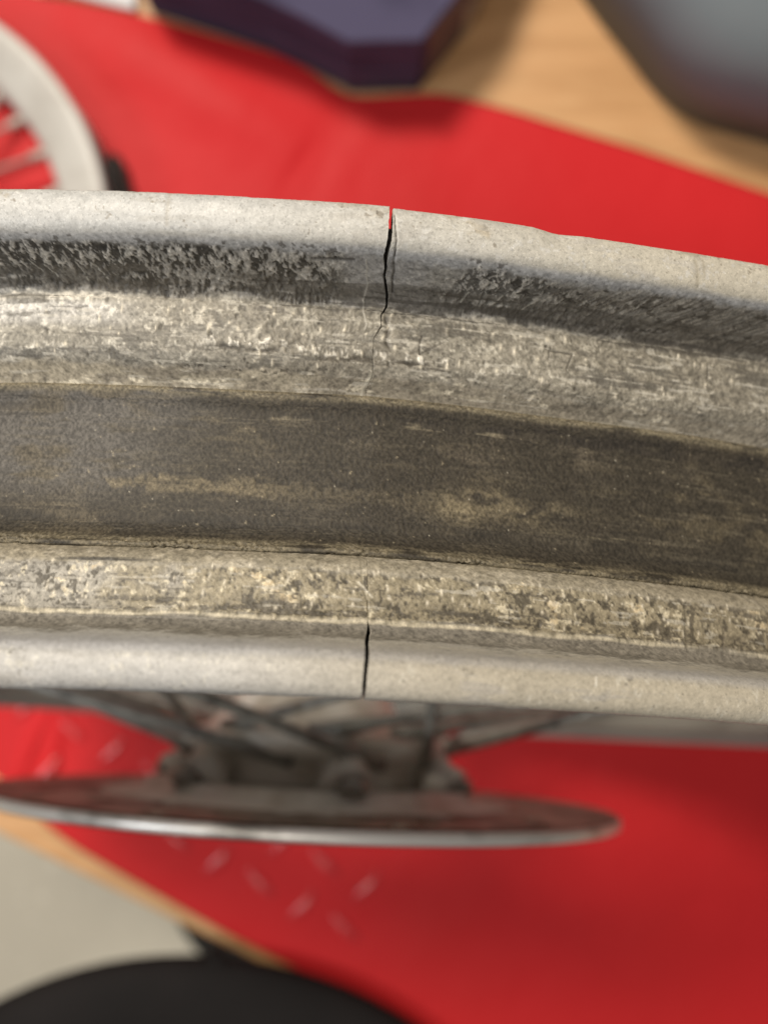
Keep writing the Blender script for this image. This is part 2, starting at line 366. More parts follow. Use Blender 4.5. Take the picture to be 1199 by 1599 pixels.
stroke([(-3.1, 388), (-2.8, 424), (-3.9, 453), (-2.8, 478), (-2.2, 500)], .13, -.10, (.42, .40, .35), .8)
stroke([(-12, 392), (-8, 391), (-5, 390)], .3, .1, (.06, .055, .05), .7)
stroke([(.7, 478), (1.6, 500), (2.4, 522)], .4, .25, (.12, .11, .095), .7)
stroke([(-.3, 572), (-.9, 612)], .45, -.08, (.46, .43, .35), .6)
stroke([(-1.0, 865), (-.8, 905), (0, 930), (.1, 957)], .16, .1, (.30, .27, .20), .7); stroke([(-1.4, 900), (.6, 922)], .25, -.08, LT, .8)
stroke([(.45, 314), (.9, 344), (1.25, 378), (1.3, 414), (1.0, 436)], .12, .35, (.05, .045, .038), .95)
stroke([(-.1, 303), (-.1, 351), (-.1, 400)], .12, -.03, (.74, .72, .66), .7); stroke([(.1, 400), (.1, 470)], .12, -.03, (.5, .48, .43), .4); stroke([(.15, 972), (.15, 1005), (.15, 1042), (.15, 1072)], .12, -.03, (.75, .71, .62), .6)
stroke([(49, 470), (52, 456), (56, 446)], .35, -.1, (.30, .27, .22), .6)
for k in range(260):                              # small bright nicks and dents on the bead seats
    a_ = rng.uniform(-60, 64); top_ = rng.random() < .5; y_ = rng.uniform(470, 565) if top_ else rng.uniform(875, 950)
    m = blob(S[:, cL-380 if cL > 380 else 0:cL+400], YY[:, cL-380 if cL > 380 else 0:cL+400], a_, y_, rng.uniform(.12, .3), rng.uniform(1.5, 6)); sl = slice(cL-380 if cL > 380 else 0, cL+400)
    up = rng.random() < .6
    C0[:, sl] = lerp(C0[:, sl], (.68, .62, .50) if up else (.10, .09, .07), m*.8); D[:, sl] += m*(.09 if up else -.12)

for bm_, ref, ex in ((wall, .20, 1.35), (seatT, .30, 1.35), (seatB, .28, 1.15), (slopeT, .27, 1.3), (slopeB, .30, 1.2), (groove, .18, 1.2)):
    lum = C0.mean(2); g_ = np.where(bm_ > .01, (np.clip(lum, .01, 1)/ref)**((ex-1)*bm_), 1); C0 *= g_[..., None]
C0 = lerp(C0, (.05, .045, .035), band(YY+.8*n_mid, 609.5, 613.5, 2)*sst(n_smear+.9, .1, .9)*.85)
C0 = lerp(C0, (.46, .42, .33), band(YY+.8*n_mid, 603, 608, 3)*sst(n_smear+.4, 0, .8)*.5)
# long rubber scuffs and rub lines following the rim
n_rub = F(14, .45, 31, 4, .7); n_rub2 = F(6, .35, 32, 3, .7)
C0 = lerp(C0, (.07, .062, .052), band(Yw, 425, 475, 14)*sst(n_rub*.6+.4*n_big+.35*n_g, .25, .5)*.75)
C0 = lerp(C0, (.10, .09, .075), (seatT+seatB)*sst(n_rub2*.4+n_g*.35+n_smear*.7, .55, .8)*.6)
C0 = lerp(C0, (.56, .53, .46), (seatT+slopeT+seatB)*sst(-n_rub2*.7+.6*n_mid2+.3*n_g, .85, 1.05)*.45)
C0 = lerp(C0, (.34, .32, .28), (lipT+lipB)*sst(n_rub2*.7+.8*n_mid, .95, 1.3)*.25)
# ------------------------------------------------ crack geometry per row
CP = np.array([(-1.0, 296), (-1.0, 351), (-1.15, 385), (-1.0, 400), (-.95, 411), (-.45, 431), (0, 445), (.05, 457), (-.5, 472), (-.6, 493), (-1.7, 512), (-1.45, 542), (-1.3, 572), (-2.0, 595),
               (-1, 726), (0, 962), (.25, 972), (-.1, 985), (-.75, 1005), (-1.0, 1042), (-1.0, 1090)], float)
CP[:13, 0] += np.array([0, .06, -.1, .12, -.05, .1, 0, .1, -.1, 0, .1, -.1, 0])
CG = np.array([(295, .6), (303, .72), (311, .62), (322, .72), (350, .7), (385, .75), (400, .52), (431, .6), (450, .5), (457, .4), (465, .3), (478, .14), (492, .06), (495, 0), (700, 0),
               (958, 0), (962, .12), (972, .6), (1005, .66), (1042, .58), (1072, .6), (1090, .65)], float)
def crack_path(Yr): return np.interp(Yr, CP[:, 1], CP[:, 0])
def crack_gap(Yr): return np.interp(Yr, CG[:, 0], CG[:, 1], left=0, right=0)
Yall = np.concatenate([Y, np.interp(np.arange(len(outer)), [0, 5, len(outer)-6, len(outer)-1], [1095, 1130, 260, 292])])
Yall[NI+6:NR-6] = 726
sc_row = crack_path(Yall); gap = crack_gap(Yall); gap[NI:] = 0
gap[NI:NI+5] = .45; gap[NR-5:NR] = .9
hair = np.interp(Yall, [495, 500, 514, 524, 575, 590], [.02, .05, .02, .055, .05, 0]); hair[NI:] = 0

Sg = np.broadcast_to(s_cols[None, :], (NR, NC)).copy()
fall = np.exp(-(np.abs(s_cols)/9)**2)
Sg += sc_row[:, None]*fall[None, :]
Dg = np.zeros((NR, NC)); Dg[:NI] = D
fade = 1 - sst(np.abs(s_cols-3.5), 80, 88); Dg *= fade[None, :]
gg = np.maximum(gap, hair); half_g = gg/2
jag = np.interp(np.arange(NR), np.arange(0, NR, 3), rng.normal(0, .035, len(range(0, NR, 3))))*(gap > .05)
Sg[:, cL] = sc_row - half_g + jag; Sg[:, cL+3] = sc_row + half_g + jag
Sg[:, cL+1] = sc_row - half_g*np.where(gap > .05, 1, .1) + jag; Sg[:, cL+2] = sc_row + half_g*np.where(gap > .05, 1, .1) + jag
for k in (1, 2): Dg[:, cL+k] -= np.where(gap > .05, np.where(np.arange(NR) < NI, 2.2, 1.0), np.where(hair > 0, .3, .02))
for k in (1, 2, 3):                                # keep neighbouring columns out of the slit
    Sg[:, cL-k] = np.minimum(Sg[:, cL-k], Sg[:, cL]-.05*k); Sg[:, cL+3+k] = np.maximum(Sg[:, cL+3+k], Sg[:, cL+3]+.05*k)
nick = blob(S[0], 0*S[0], 25, 0, 2.5, 1)*.25 + .02*noise2(NC, 1, 60, 1, 77)[0]*fade + .03*sst(noise2(NC, 1, 5, 1, 78)[0], .45, .8)*fade + sst(s_cols, 20, 24)*(s_cols < 120)*.25*(1-sst(s_cols, 60, 90))
tipw = np.zeros(NR); tipw[:NI] = 1-sst(Y, 300, 345); tipw[-8:] = .8
Dg -= tipw[:, None]*nick[None, :]
# rim run-out: bent to the right of the crack (lateral for both flanges, radial for each)
sm = np.where(s_cols < 300, np.clip(s_cols, 0, 140), 0)*1e-3
far = np.where(s_cols > 300, 0, 1.0)*(1-sst(np.abs(s_cols), 125, 170)*0)
back = np.zeros(NC); ii = s_cols > S1; back[ii] = sst(s_cols[ii], S1, S1+350); keep = 1-back
smk = np.where(s_cols > 0, np.minimum(s_cols, 130), 0)*1e-3
lat = (0.0240597*smk - .02977*smk*smk*10)*1e3*keep
radT = (-.0810910*smk + .2062808*smk*smk*10)*1e3*keep
radB = (-.0113255*smk - .0188122*smk*smk*10)*1e3*keep
CORR = np.array([(-85, 1.1, -.6), (-59, .83, -.5), (-48, .4, -.42), (-39, .13, -.1), (-31, -.05, .1), (-20, -.18, .3), (-15, -.1, .39), (-2, .13, .6), (0, .14, .6), (13.5, .17, .36), (27.6, .06, .22), (43, .13, .14), (60, .28, .17), (92, .3, .2)])
latT = np.interp(s_cols, CORR[:, 0], CORR[:, 1])*keep; latB = np.interp(s_cols, CORR[:, 0], CORR[:, 2])*keep
mixT = np.clip((prof[:, 0]+35)/70, 0, 1)[:, None]
A_ = prof[:, :1] + nr[:, :1]*Dg + lat[None, :] + mixT*latT[None, :] + (1-mixT)*latB[None, :]
R_ = RR*1000 + prof[:, 1:] + nr[:, 1:]*Dg + mixT*radT[None, :] + (1-mixT)*radB[None, :]
# the two sides of the break stand slightly out of line
step = np.where((s_cols >= 0) & (s_cols < 60) & (np.arange(NC) >= cL+2), np.exp(-np.abs(s_cols)/10), 0)
stepw = np.zeros(NR); stepw[:NI] = band(Y, 200, 500, 60)*.35 + sst(Y, 970, 1000)*.2
R_ -= stepw[:, None]*step[None, :]
def rim_pts(A, Rm, Smm):
    th = TH0 + Smm/1000/RR; a = np.array(AX); e1 = np.array(E1); e2 = np.array(E2); c = np.array(WC)
    return c + a*(A[..., None]/1000) + (np.cos(th)[..., None]*e1 + np.sin(th)[..., None]*e2)*(Rm[..., None]/1000)
V = rim_pts(A_, R_, Sg)
def grid_quads(nr_, nc_, wrap_r=True, wrap_c=True):
    r = np.arange(nr_ if wrap_r else nr_-1); c = np.arange(nc_ if wrap_c else nc_-1)
    r, c = np.meshgrid(r, c, indexing='ij'); r2 = (r+1) % nr_; c2 = (c+1) % nc_
    return np.stack([r*nc_+c, r*nc_+c2, r2*nc_+c2, r2*nc_+c], -1), r, c
q, qr, qc = grid_quads(NR, NC)
openrow = (gap > .05) & ((Yall < 322) | (np.arange(NR) >= NR-6)); hole = (qc == cL+1) & openrow[qr] & openrow[(qr+1) % NR]
q = q[~hole]
colr = np.zeros((NR, NC, 3)) + np.array([.20, .185, .16]); colr[:NI] = C0
colr[NI:, :] = np.array([.26, .25, .22])
colr[:, cL+1:cL+3] = np.array([.02, .017, .015])
hm = (hair > 0) & (gap <= .05); colr[hm, cL+1:cL+3] = np.array([.07, .06, .05])
rim = mesh_obj('rim', V.reshape(-1, 3), None, M_rim, WHEEL, quads=q)
set_col(rim, colr.reshape(-1, 3))
rim['label'] = 'pitted grey alloy rim split by a crack through both flanges'

# ------------------------------------------------ rubber rim strip in the well
SK = smooth_curve(np.array([(12.15,-18.6,614),(12.3,-17.75,616),(11.7,-17.25,620),(10.4,-17.55,630),(8,-18.3,650),(0,-18.45,726),(-8,-18.3,805),(-10.8,-17.5,832),(-12.5,-16.0,845),(-13.15,-15.25,851),(-13.75,-15.3,854),(-14.0,-16.0,856)], float), STEP)
ns = len(SK); ys = SK[:, 2]
s2 = np.concatenate([dense, rest]); nc2 = len(s2)
G = lambda cu, cv, sd, o=4, g=.55: fbm(nc2, ns, cu/STEP, cv/STEP, sd, o, g)
m_big = G(30, 9, 21, 4); m_mid = G(7, 3, 22, 5, .6); m_fine = G(1, .8, 23, 3, .7); m_str = G(13, 1.6, 24, 5, .7); m_x = G(.32, .32, 25, 1)
SS = np.broadcast_to(s2[None, :], (ns, nc2)); YS = np.broadcast_to(ys[:, None], (ns, nc2))
Cs = np.zeros((ns, nc2, 3)) + np.array([.058, .050, .038])
Cs = lerp(Cs, (.165, .157, .15), sst(-SS+7*m_big, 22, 50)*band(YS, 590, 775, 60)*.65)      # cool highlight at the left, painted into the strip colour
Cs = lerp(Cs, (.15, .125, .083), sst(m_big*.8+m_mid*.6+m_str*.3, .30, .95)*.6)
yt = 762+9*m_mid+7*m_big+np.interp(SS, [-60, -45, -30, -10, 60], [14, 4, -4, 4, 6])
tan = band(YS, yt-12, yt+14, 12)*(band(SS, -48, -16, 16)*.9+.25*band(SS, -16, 16, 14))*sst(m_mid+m_fine*.5+.8, 0, .8)
Cs = lerp(Cs, (.24, .20, .13), tan*.75); Cs = lerp(Cs, (.13, .11, .075), sst(m_str*.6+.6*m_mid, .15, .9)*.45); Cs = lerp(Cs, (.10, .088, .068), sst(m_mid+.15*m_fine, .2, 1.0)*.4)
Cs = lerp(Cs, (.26, .22, .145), (blob(SS, YS, 15, 775, 4, 24)+blob(SS, YS, 21, 745, 6, 18)*.7+blob(SS, YS, 27, 765, 10, 22)*.8)*sst(m_mid*1.2+.4, 0, .8)*.7)
Cs = lerp(Cs, (.20, .17, .13), (blob(SS, YS, 14, 690, 6, 16)+blob(SS, YS, 36, 665, 18, 22)*.7)*sst(m_mid+.1, 0, .9)*.45)
Cs = lerp(Cs, (.035, .03, .026), band(YS, 628, 652, 12)*sst(m_str+m_mid*.5+.0+.02*SS, .1, .6)*.65)
Cs = lerp(Cs, (.04, .036, .03), band(YS, 800, 832, 14)*sst(m_str+.1, -.1, .6)*.6)
Cs = lerp(Cs, (.045, .04, .034), blob(SS, YS, -34, 668, 6, 14)*sst(m_mid+.4, 0, .6)*.75)
edge = np.maximum(1-sst(YS, 621, 629), sst(YS, 838, 846)); Cs = lerp(Cs, (.23, .20, .14), edge*sst(m_str*.5+m_mid*.5+.55, 0, .5)*.9)
Cs = lerp(Cs, (.32, .28, .20), band(YS, 645, 652, 4)*sst(m_str+.25*m_mid, .35, .7)*.6)
Cs = lerp(Cs, (.26, .23, .16), band(YS, 792, 797, 3)*sst(m_str, .3, .6)*sst(SS, 28, 40)*.7)
Cs = lerp(Cs, (.36, .31, .22), sst(m_fine+m_x*.5, 1.6, 1.75)*.5)
m_th = G(9, .4, 33, 3, .7); m_th2 = G(20, .5, 34, 4, .7)
Cs = lerp(Cs, (.20, .175, .13), sst(m_th, .55, .85)*(.12+.22*sst(m_big, -.1, .8))); Cs = lerp(Cs, (.03, .026, .022), sst(m_th2*.5+.8*m_mid, .45, .95)*.4)
Cs = Cs*np.array([1.0, .98, .94]); Cs *= .84*(1+.27*m_x+.08*m_fine)[..., None]
specks = np.random.default_rng(3)
for k in range(34):
    ks, ky, kr = specks.uniform(-58, 62), specks.uniform(630, 835), specks.uniform(.06, .14)
    Cs = lerp(Cs, (.55, .5, .4), blob(SS, YS, ks, ky, kr, kr*9.5, 2)*.85)
Ds = (.016*m_fine+.022*m_mid+.016*m_x)*(1-sst(np.abs(s2-3.5), 80, 88))[None, :] + .05*tan
Ds = Ds - .35*band(YS, 845+1.5*m_mid, 860, 3)*sst(m_mid+m_fine, .4, .8)
tg2 = np.gradient(SK[:, :2], axis=0); tg2 /= np.linalg.norm(tg2, axis=1)[:, None]; nn = np.stack([-tg2[:, 1], tg2[:, 0]], 1)
if nn[ns//2, 1] < 0: nn = -nn
def col_interp(v): return np.interp(s2, np.delete(s_cols, [cL+1, cL+2, cL+3]), np.delete(v, [cL+1, cL+2, cL+3]))
mt = np.clip((SK[:, 0]+35)/70, 0, 1)[:, None]
wav = .18*noise2(nc2, 1, 180, 1, 91)[0]+.06*noise2(nc2, 1, 30, 1, 92)[0]
As = SK[:, :1]+nn[:, :1]*Ds+col_interp(lat)+mt*col_interp(latT)+(1-mt)*col_interp(latB)+wav[None, :]*(1-np.exp(-((SK[:, :1])/12)**4)*1)
Rs = RR*1000+SK[:, 1:2]+nn[:, 1:]*Ds+mt*col_interp(radT)+(1-mt)*col_interp(radB)
Vs = rim_pts(As, Rs, np.broadcast_to(s2[None, :], As.shape))
qs, _, _ = grid_quads(ns, nc2, False, True)
strip = mesh_obj('rim_strip', Vs.reshape(-1, 3), None, M_strip, WHEEL, quads=qs.reshape(-1, 4)); set_col(strip, Cs.reshape(-1, 3))
strip['label'] = 'dark dusty rubber band lying in the well of the rim'
del V, Vs, q, qs, Cs, C0, colr, n_big, n_mid, n_fine, n_streak, n_x, n_fib, n_mid2

# ------------------------------------------------ hub, disc, spokes
def wl(v, f_, name, m, parent): return mesh_obj(name, v, f_, m, parent)
mm = 1e-3
L_ = lambda pr, seg=96, **k: lathe([(a*mm, r*mm) for a, r in pr], WC, AX, E1, E2, seg, **k)
hub = wl(*L_([(34,10),(34,36),(31,38),(29,38),(28,33),(24,27),(10,24),(-16,24),(-30,30),(-38,38),(-40,48),(-43,50),(-46.5,48),(-48,42),(-54,40),(-57.4,40),(-57.4,10)]), 'hub', M_hub, WHEEL)
axle = wl(*tube([WC+AX*.06, WC-AX*.075], .0098, 20), 'axle_spacer', M_bolt, WHEEL)
dv, df = [], []
def dpt(ax_, r, t): return WC + AX*(ax_*mm) + (E1*math.cos(t)+E2*math.sin(t))*(r*mm)
ND = 40; rad_rows = [(72, 84), (84, 96.5), (96.5, 109.6)]
for ri, (ra, rb) in enumerate(rad_rows):
    for k in range(ND):
        t0, t1 = 2*math.pi*k/ND, 2*math.pi*(k+1)/ND
        rect = [(ra, t0), (ra, t0*.5+t1*.5), (ra, t1), (ra*.5+rb*.5, t1), (rb, t1), (rb, t0*.75+t1*.25-(t0-t1)*.25), (rb, t0), (ra*.5+rb*.5, t0)]
        if (k+ri) % 2 and False: continue
        rm, tm = (ra+rb)/2, (t0+t1)/2; drilled = (k+ri*1) % 3 == 0; hr_ = 4.2
        for sd, ax_ in ((0, -61.8), (1, -66.2)):
            b0 = len(dv); dv += [dpt(ax_, r, t) for r, t in rect]
            if not drilled: df.append([b0+i for i in range(8)][::(1 if sd else -1)]); continue
            dv += [dpt(ax_, rm+hr_*(math.cos(a)), tm+hr_*math.sin(a)/rm) for a in [math.pi+.785, math.pi, math.pi-.785][:0]]
            for r, t in rect:
                a = math.atan2((t-tm)*rm, r-rm); dv.append(dpt(ax_, rm+hr_*math.cos(a), tm+hr_*math.sin(a)/rm))
            for i in range(8):
                j = (i+1) % 8; df.append([b0+i, b0+j, b0+8+j, b0+8+i][::(1 if sd else -1)])
        if drilled:
            for i in range(8): j = (i+1) % 8; df.append([b0+8+i, b0+8+j, b0-16+8+j, b0-16+8+i])
disc = mesh_obj('brake_disc', dv, df, M_discface, WHEEL, False)
wl(*L_([(-62.2,109.5),(-62.7,110.9),(-65.3,110.9),(-66.1,109.5)], 160), 'disc_edge', M_disced, disc)
wl(*L_([(-57.2,20),(-57.2,57),(-61,60),(-62.0,76),(-65.9,76),(-66.4,58),(-66.4,20)], 96), 'disc_carrier', M_hub, disc)
hp, hf = tube([Vector((0, 0, 0)), Vector((0, 0, .003)), Vector((0, 0, .0045))], [.0052, .0052, .004], 12)
bm = None
for k in range(6):
    t = 2*math.pi*k/6 + .25; d = E1*math.cos(t)+E2*math.sin(t)
    p = WC + AX*(-.0565) + d*.047
    # mounting lug of the hub reaching down to the disc, with its bolt
    wl(*tube([WC+AX*(-.043)+d*.041, WC+AX*(-.052)+d*.046, WC+AX*(-.0572)+d*.050], [.0065, .0075, .0105], 14), 'mounting_lug', M_hub, hub)
    vv = [WC + AX*(-.0572) + d*.055 + (AX*v.z + d*v.x + AX.cross(d)*v.y) for v in hp]
    wl(vv, hf, 'bolt', M_bolt, disc)
for k in range(10):                                # disc ventilation pads proud on the braking face
    t = 2*math.pi*(k+.3)/10; d = E1*math.cos(t)+E2*math.sin(t)
# spokes
NS = 36
sp_me = {}
def make_spoke(p0, p1, first, r=.0019):
    d = p1-p0; L = d.length; key = round(L, 4)
    if key not in sp_me:
        v, f_ = tube([(0, 0, -.004), (0, 0, .012), (0, 0, .02), (0, 0, L-.012)], [.0028, .0028, r, r], 10)
        me = bpy.data.meshes.new('spoke'); me.from_pydata([tuple(x) for x in v], [], f_); me.materials.append(M_spoke)
        me.polygons.foreach_set('use_smooth', [True]*len(me.polygons))
        v, f_ = tube([(0, 0, L-.016), (0, 0, L-.015), (0, 0, L+.001)], [.002, .0034, .0034], 8)
        m2 = bpy.data.meshes.new('nipple'); m2.from_pydata([tuple(x) for x in v], [], f_); m2.materials.append(M_nipple)
        sp_me[key] = (me, m2)
    me, m2 = sp_me[key]
    o = bpy.data.objects.new('spoke', me); col.objects.link(o); o.parent = WHEEL
    M = d.to_track_quat('Z', 'Y').to_matrix().to_4x4(); M.translation = p0 - WHEEL.location; o.matrix_local = M
    n_ = bpy.data.objects.new('nipple', m2); col.objects.link(n_); n_.parent = o
    # bent elbow end of the spoke through the hub flange
PH = 0.10
for k in range(NS):
    side = -1 if k % 2 == 0 else 1
    kk = k//2; cross = 1 if kk % 2 == 0 else -1
    trm = 2*math.pi*k/NS + PH
    thb = trm + cross*math.radians(62)
    hr = .0445 if side < 0 else .034
    ha = (-.0475 if cross > 0 else -.0385) if side < 0 else (.0345 if cross > 0 else .0285)
    dH = E1*math.cos(thb)+E2*math.sin(thb); dR = E1*math.cos(trm)+E2*math.sin(trm)
    make_spoke(WC + AX*ha + dH*hr, WC + AX*(side*.004) + dR*(RR-.0225), False)

# ---------------------------------------------------------------- things around
# floor
mesh_obj('floor', [(-4, -4, -.80), (4, -4, -.80), (4, 4, -.80), (-4, 4, -.80)], [[0, 1, 2, 3]], M_floor, None, False)['kind'] = 'structure'
# workbench
WB = empty('workbench', (.1, .2, -.80), 'pale wooden workbench whose bare board shows beside the red cover', 'workbench')
edge_px = [(-900, 860), (-420, 1080), (-60, 1270), (0, 1303), (110, 1357), (330, 1467), (440, 1522), (700, 1652), (1500, 2060), (2300, 2300), (2300, -700), (-900, -700)]
zt = -.0042
ol = rounded_poly([px2w(x, y, zt)[:2] for x, y in edge_px], .01, 3)
ol = [(p[0], p[1]) for p in ol]
v, f_ = slab(ol, zt-.022, zt, .003); mesh_obj('bench_top', v, f_, M_wood, WB, False)
for x, y in ((-.45, .38), (.62, .38), (.62, -.40), (-.30, .0)):
    v, f_ = slab([(x-.03, y-.03), (x+.03, y-.03), (x+.03, y+.03), (x-.03, y+.03)], -.80, zt-.0222, .001); mesh_obj('leg', v, f_, M_wood, WB, False)

# red cover: a heavy vinyl sheet with a rounded border and embossed tread lozenges
cov_px = [(-860, -420), (-300, -110), (0, -18), (110, 3), (220, 28), (330, 56), (430, 85), (488, 113), (532, 151), (566, 154), (690, 147), (790, 172), (1000, 236), (1199, 303), (1700, 470),
          (1900, 1500), (1500, 2010), (700, 1628), (440, 1500), (350, 1453), (250, 1397), (120, 1322), (70, 1285), (30, 1238), (-20, 1196), (-200, 1080), (-860, 760)]
ol = [Vector(px2w(x, y, 0)[:2]) for x, y in cov_px]
res = []
for i in range(len(ol)):
    a, b = ol[i], ol[(i+1) % len(ol)]; n = max(1, int((b-a).length/.008))
    res += [a.lerp(b, k/n) for k in range(n)]
ol = res
for _ in range(2): ol = [(ol[i-1]+ol[i]*2+ol[(i+1) % len(ol)])/4 for i in range(len(ol))]
n = len(ol); cen = Vector((.12, 0.0))
nrm = []
for i in range(n):
    t = (ol[(i+1) % n]-ol[i-1]).normalized(); q_ = Vector((-t.y, t.x)); nrm.append(q_ if q_.dot(cen-ol[i]) > 0 else -q_)
rings = [(0, -.0038), (-.0008, -.002), (0, .0000), (.003, .0014), (.008, .0018), (.014, .0008), (.020, .0002)]
def cover_h(x, y):
    cr = px2w(545, 150); c2 = px2w(470, 330); ax_ = Vector((c2[0]-cr[0], c2[1]-cr[1])); L = ax_.length; ax_.normalize()
    d = Vector((x-cr[0], y-cr[1])); u = d.dot(ax_); w_ = d.x*ax_.y-d.y*ax_.x
    fold = -.0024*math.exp(-(w_/.012)**2)*max(0, 1-max(0, u)/(L*1.3))*(1 if u > -.05 else 0)
    h1 = px2w(110, 20); h2 = px2w(470, 230); hx = Vector((h2[0]-h1[0], h2[1]-h1[1])); HL = hx.length; hx.normalize()
    d = Vector((x-h1[0], y-h1[1])); u2 = d.dot(hx)/HL; w2 = d.x*hx.y-d.y*hx.x
    hill = .005*math.exp(-(w2/.024)**2)*max(0, min(1, u2*3+.2))*max(0, min(1, (1.25-u2)*2))
    pl = 0
    for q1, q2 in (((66, 1105), (28, 1225)), ((100, 1100), (74, 1222))):
        g1, g2 = px2w(*q1), px2w(*q2); g = Vector((g2[0]-g1[0], g2[1]-g1[1])); GL = g.length; g.normalize()
        d = Vector((x-g1[0], y-g1[1])); u3 = d.dot(g)/GL; w3 = d.x*g.y-d.y*g.x
        pl += .0028*math.exp(-(w3/.0042)**2)*max(0, min(1, u3*4+1))*max(0, min(1, (1.05-u3)*6))
    return fold+hill+pl
mb = MB(); vv = []
for inn, h in rings:
    for p, q_ in zip(ol, nrm): P = p+q_*inn; vv.append((P.x, P.y, h + (cover_h(P.x, P.y) if inn > .002 else 0)))
ff = []
for k in range(len(rings)-1):
    for i in range(n): j = (i+1) % n; ff.append([k*n+i, k*n+j, (k+1)*n+j, (k+1)*n+i])
mb.add(vv, ff)
cov = None
import bmesh
bmx = bmesh.new()
bv = [bmx.verts.new(p) for p in vv]
for q_ in ff: bmx.faces.new([bv[i] for i in q_])
inner_ring = bv[(len(rings)-1)*n:]
face = bmx.faces.new(inner_ring)
bmesh.ops.triangulate(bmx, faces=[face])
for it in range(10):
    long_e = [e for e in bmx.edges if e.calc_length() > (.05 if it < 3 else (.007 if -.25 < e.verts[0].co.x < .05 and .16 < e.verts[0].co.y < .36 else (.004 if -.255 < e.verts[0].co.x < -.19 and -.185 < e.verts[0].co.y < -.10 else .026))) and all(v.co.z > -.0005 or it < 0 for v in e.verts)]
    if not long_e: break
    bmesh.ops.subdivide_edges(bmx, edges=long_e, cuts=1)
    bmesh.ops.triangulate(bmx, faces=[f for f in bmx.faces if len(f.verts) > 4])
ringset = set(bv)
for v_ in bmx.verts:
    if v_ not in ringset: v_.co.z = cover_h(v_.co.x, v_.co.y) + .0002
# tread lozenges: one raised bar, copied
bars = []
def lozenge_mesh(L=.0135, W=.0040, H=.0021):
    v, f = [], []
    for fr, hz in ((1, -.0005), (.85, H*.5), (.5, H*.93)):
        for k in range(12):
            t = 2*math.pi*k/12; v.append((math.cos(t)*L*fr, math.sin(t)*W*fr + .10*(math.cos(t)*L*fr)**2/L, hz))
    v.append((0, 0, H))
    for a in (0, 12):
        for k in range(12): f.append([a+k, a+(k+1) % 12, a+12+(k+1) % 12, a+12+k])
    for k in range(12): f.append([24+k, 24+(k+1) % 12, 36])
    me_ = bpy.data.meshes.new('tread_bar'); me_.from_pydata(v, [], f); me_.materials.append(M_bump)
    me_.polygons.foreach_set('use_smooth', [True]*len(f)); return me_
def lozenge(x, y, ang): bars.append((x, y, ang))
def inside(x, y, margin):
    c = False; m = 1e9
    for i in range(n):
        a, b = ol[i], ol[(i+1) % n]
        if (a.y > y) != (b.y > y) and x < (b.x-a.x)*(y-a.y)/(b.y-a.y)+a.x: c = not c
        m = min(m, (a.x-x)**2+(a.y-y)**2)
    return c and m > margin**2
th = math.radians(-28)
for i in range(-16, 20):
    for j in range(-16, 12):
        u, w_ = i*.031, j*.031
        x = u*math.cos(th)-w_*math.sin(th)-.08; y = u*math.sin(th)+w_*math.cos(th)-.24
        if y > -.10 or x > -.005 or y < -.29 or not inside(x, y, .02): continue
        lozenge(x, y, th+math.radians(75 if (i+j) % 2 else -15))
me = bpy.data.meshes.new('red_cover'); bmx.to_mesh(me); bmx.free(); me.materials.append(M_red)
me.polygons.foreach_set('use_smooth', [True]*len(me.polygons))
cov = bpy.data.objects.new('red_cover', me); col.objects.link(cov)
bar_me = lozenge_mesh()
for x, y, a_ in bars:
    b_ = bpy.data.objects.new('tread_bar', bar_me); col.objects.link(b_); b_.parent = cov
    b_.location = (x, y, cover_h(x, y)+.0003); b_.rotation_euler = (0, 0, a_)
tag(cov, 'glossy bright red vinyl cover with embossed tread pattern spread over the wooden workbench', 'cover')

# white wheel lying on the cover
wc = Vector(px2w(-205, 378, .022)); Z = Vector((0, 0, 1)); X = Vector((1, 0, 0)); Yv = Vector((0, 1, 0))
W2 = empty('spoked_wheel', (wc.x, wc.y, .0), 'white spoked wheel rim lying flat on the red cover', 'wheel')
W2R = 394/FPX*(TABLE-.030)
def L2(pr, seg=96): return lathe([(a*mm, W2R+r*mm) for a, r in pr], Vector((wc.x, wc.y, .022)), Z, X, Yv, seg)
v, f_ = L2([(18,-3),(17.5,-.5),(15.5,0),(13,-1),(11,-5),(10,-9),(4,-11),(0,-16),(-4,-11),(-10,-9),(-13,-1),(-17,-.5),(-19,-3),(-18,-8),(-16,-14),(-12,-20),(-8,-28),(-4,-31),(4,-31),(8,-28),(11,-24),(13,-18),(14.5,-16),(17,-8)])
mesh_obj('rim', v, f_, M_white, W2)
v, f_ = lathe([(a*mm, r*mm) for a, r in [(20,6),(20,26),(17,27),(14,22),(10,15),(-10,15),(-14,22),(-17,27),(-20,26),(-20,6)]], Vector((wc.x, wc.y, .022)), Z, X, Yv, 40)
mesh_obj('hub', v, f_, M_wspoke, W2)
for k in range(32):
    t = 2*math.pi*k/32+.07; tb = t+(1 if (k//2) % 2 else -1)*math.radians(78); sd = 1 if k % 2 else -1
    a = Vector((wc.x+math.cos(tb)*.024, wc.y+math.sin(tb)*.024, .022+sd*.0155)); b = Vector((wc.x+math.cos(t)*(W2R-.027), wc.y+math.sin(t)*(W2R-.027), .022))
    mesh_obj('spoke', *tube([a, a.lerp(b, .88), a.lerp(b, .885), b], [.0015, .0015, .0030, .0030], 8), M_wspoke, W2)
# black rubber tube by the white rim
pp = []
for k in range(26):
    t = math.radians(-30+k*2.1); r_ = W2R+.0045+.0015*math.sin(k*.5)
    pp.append((wc.x+math.cos(t)*r_, wc.y+math.sin(t)*r_, .0062))
tag(mesh_obj('rubber_hose', *tube(pp, [.002]+[.0058]*24+[.002], 12), M_rubber), 'short black rubber hose curving along the edge of the white wheel', 'hose')

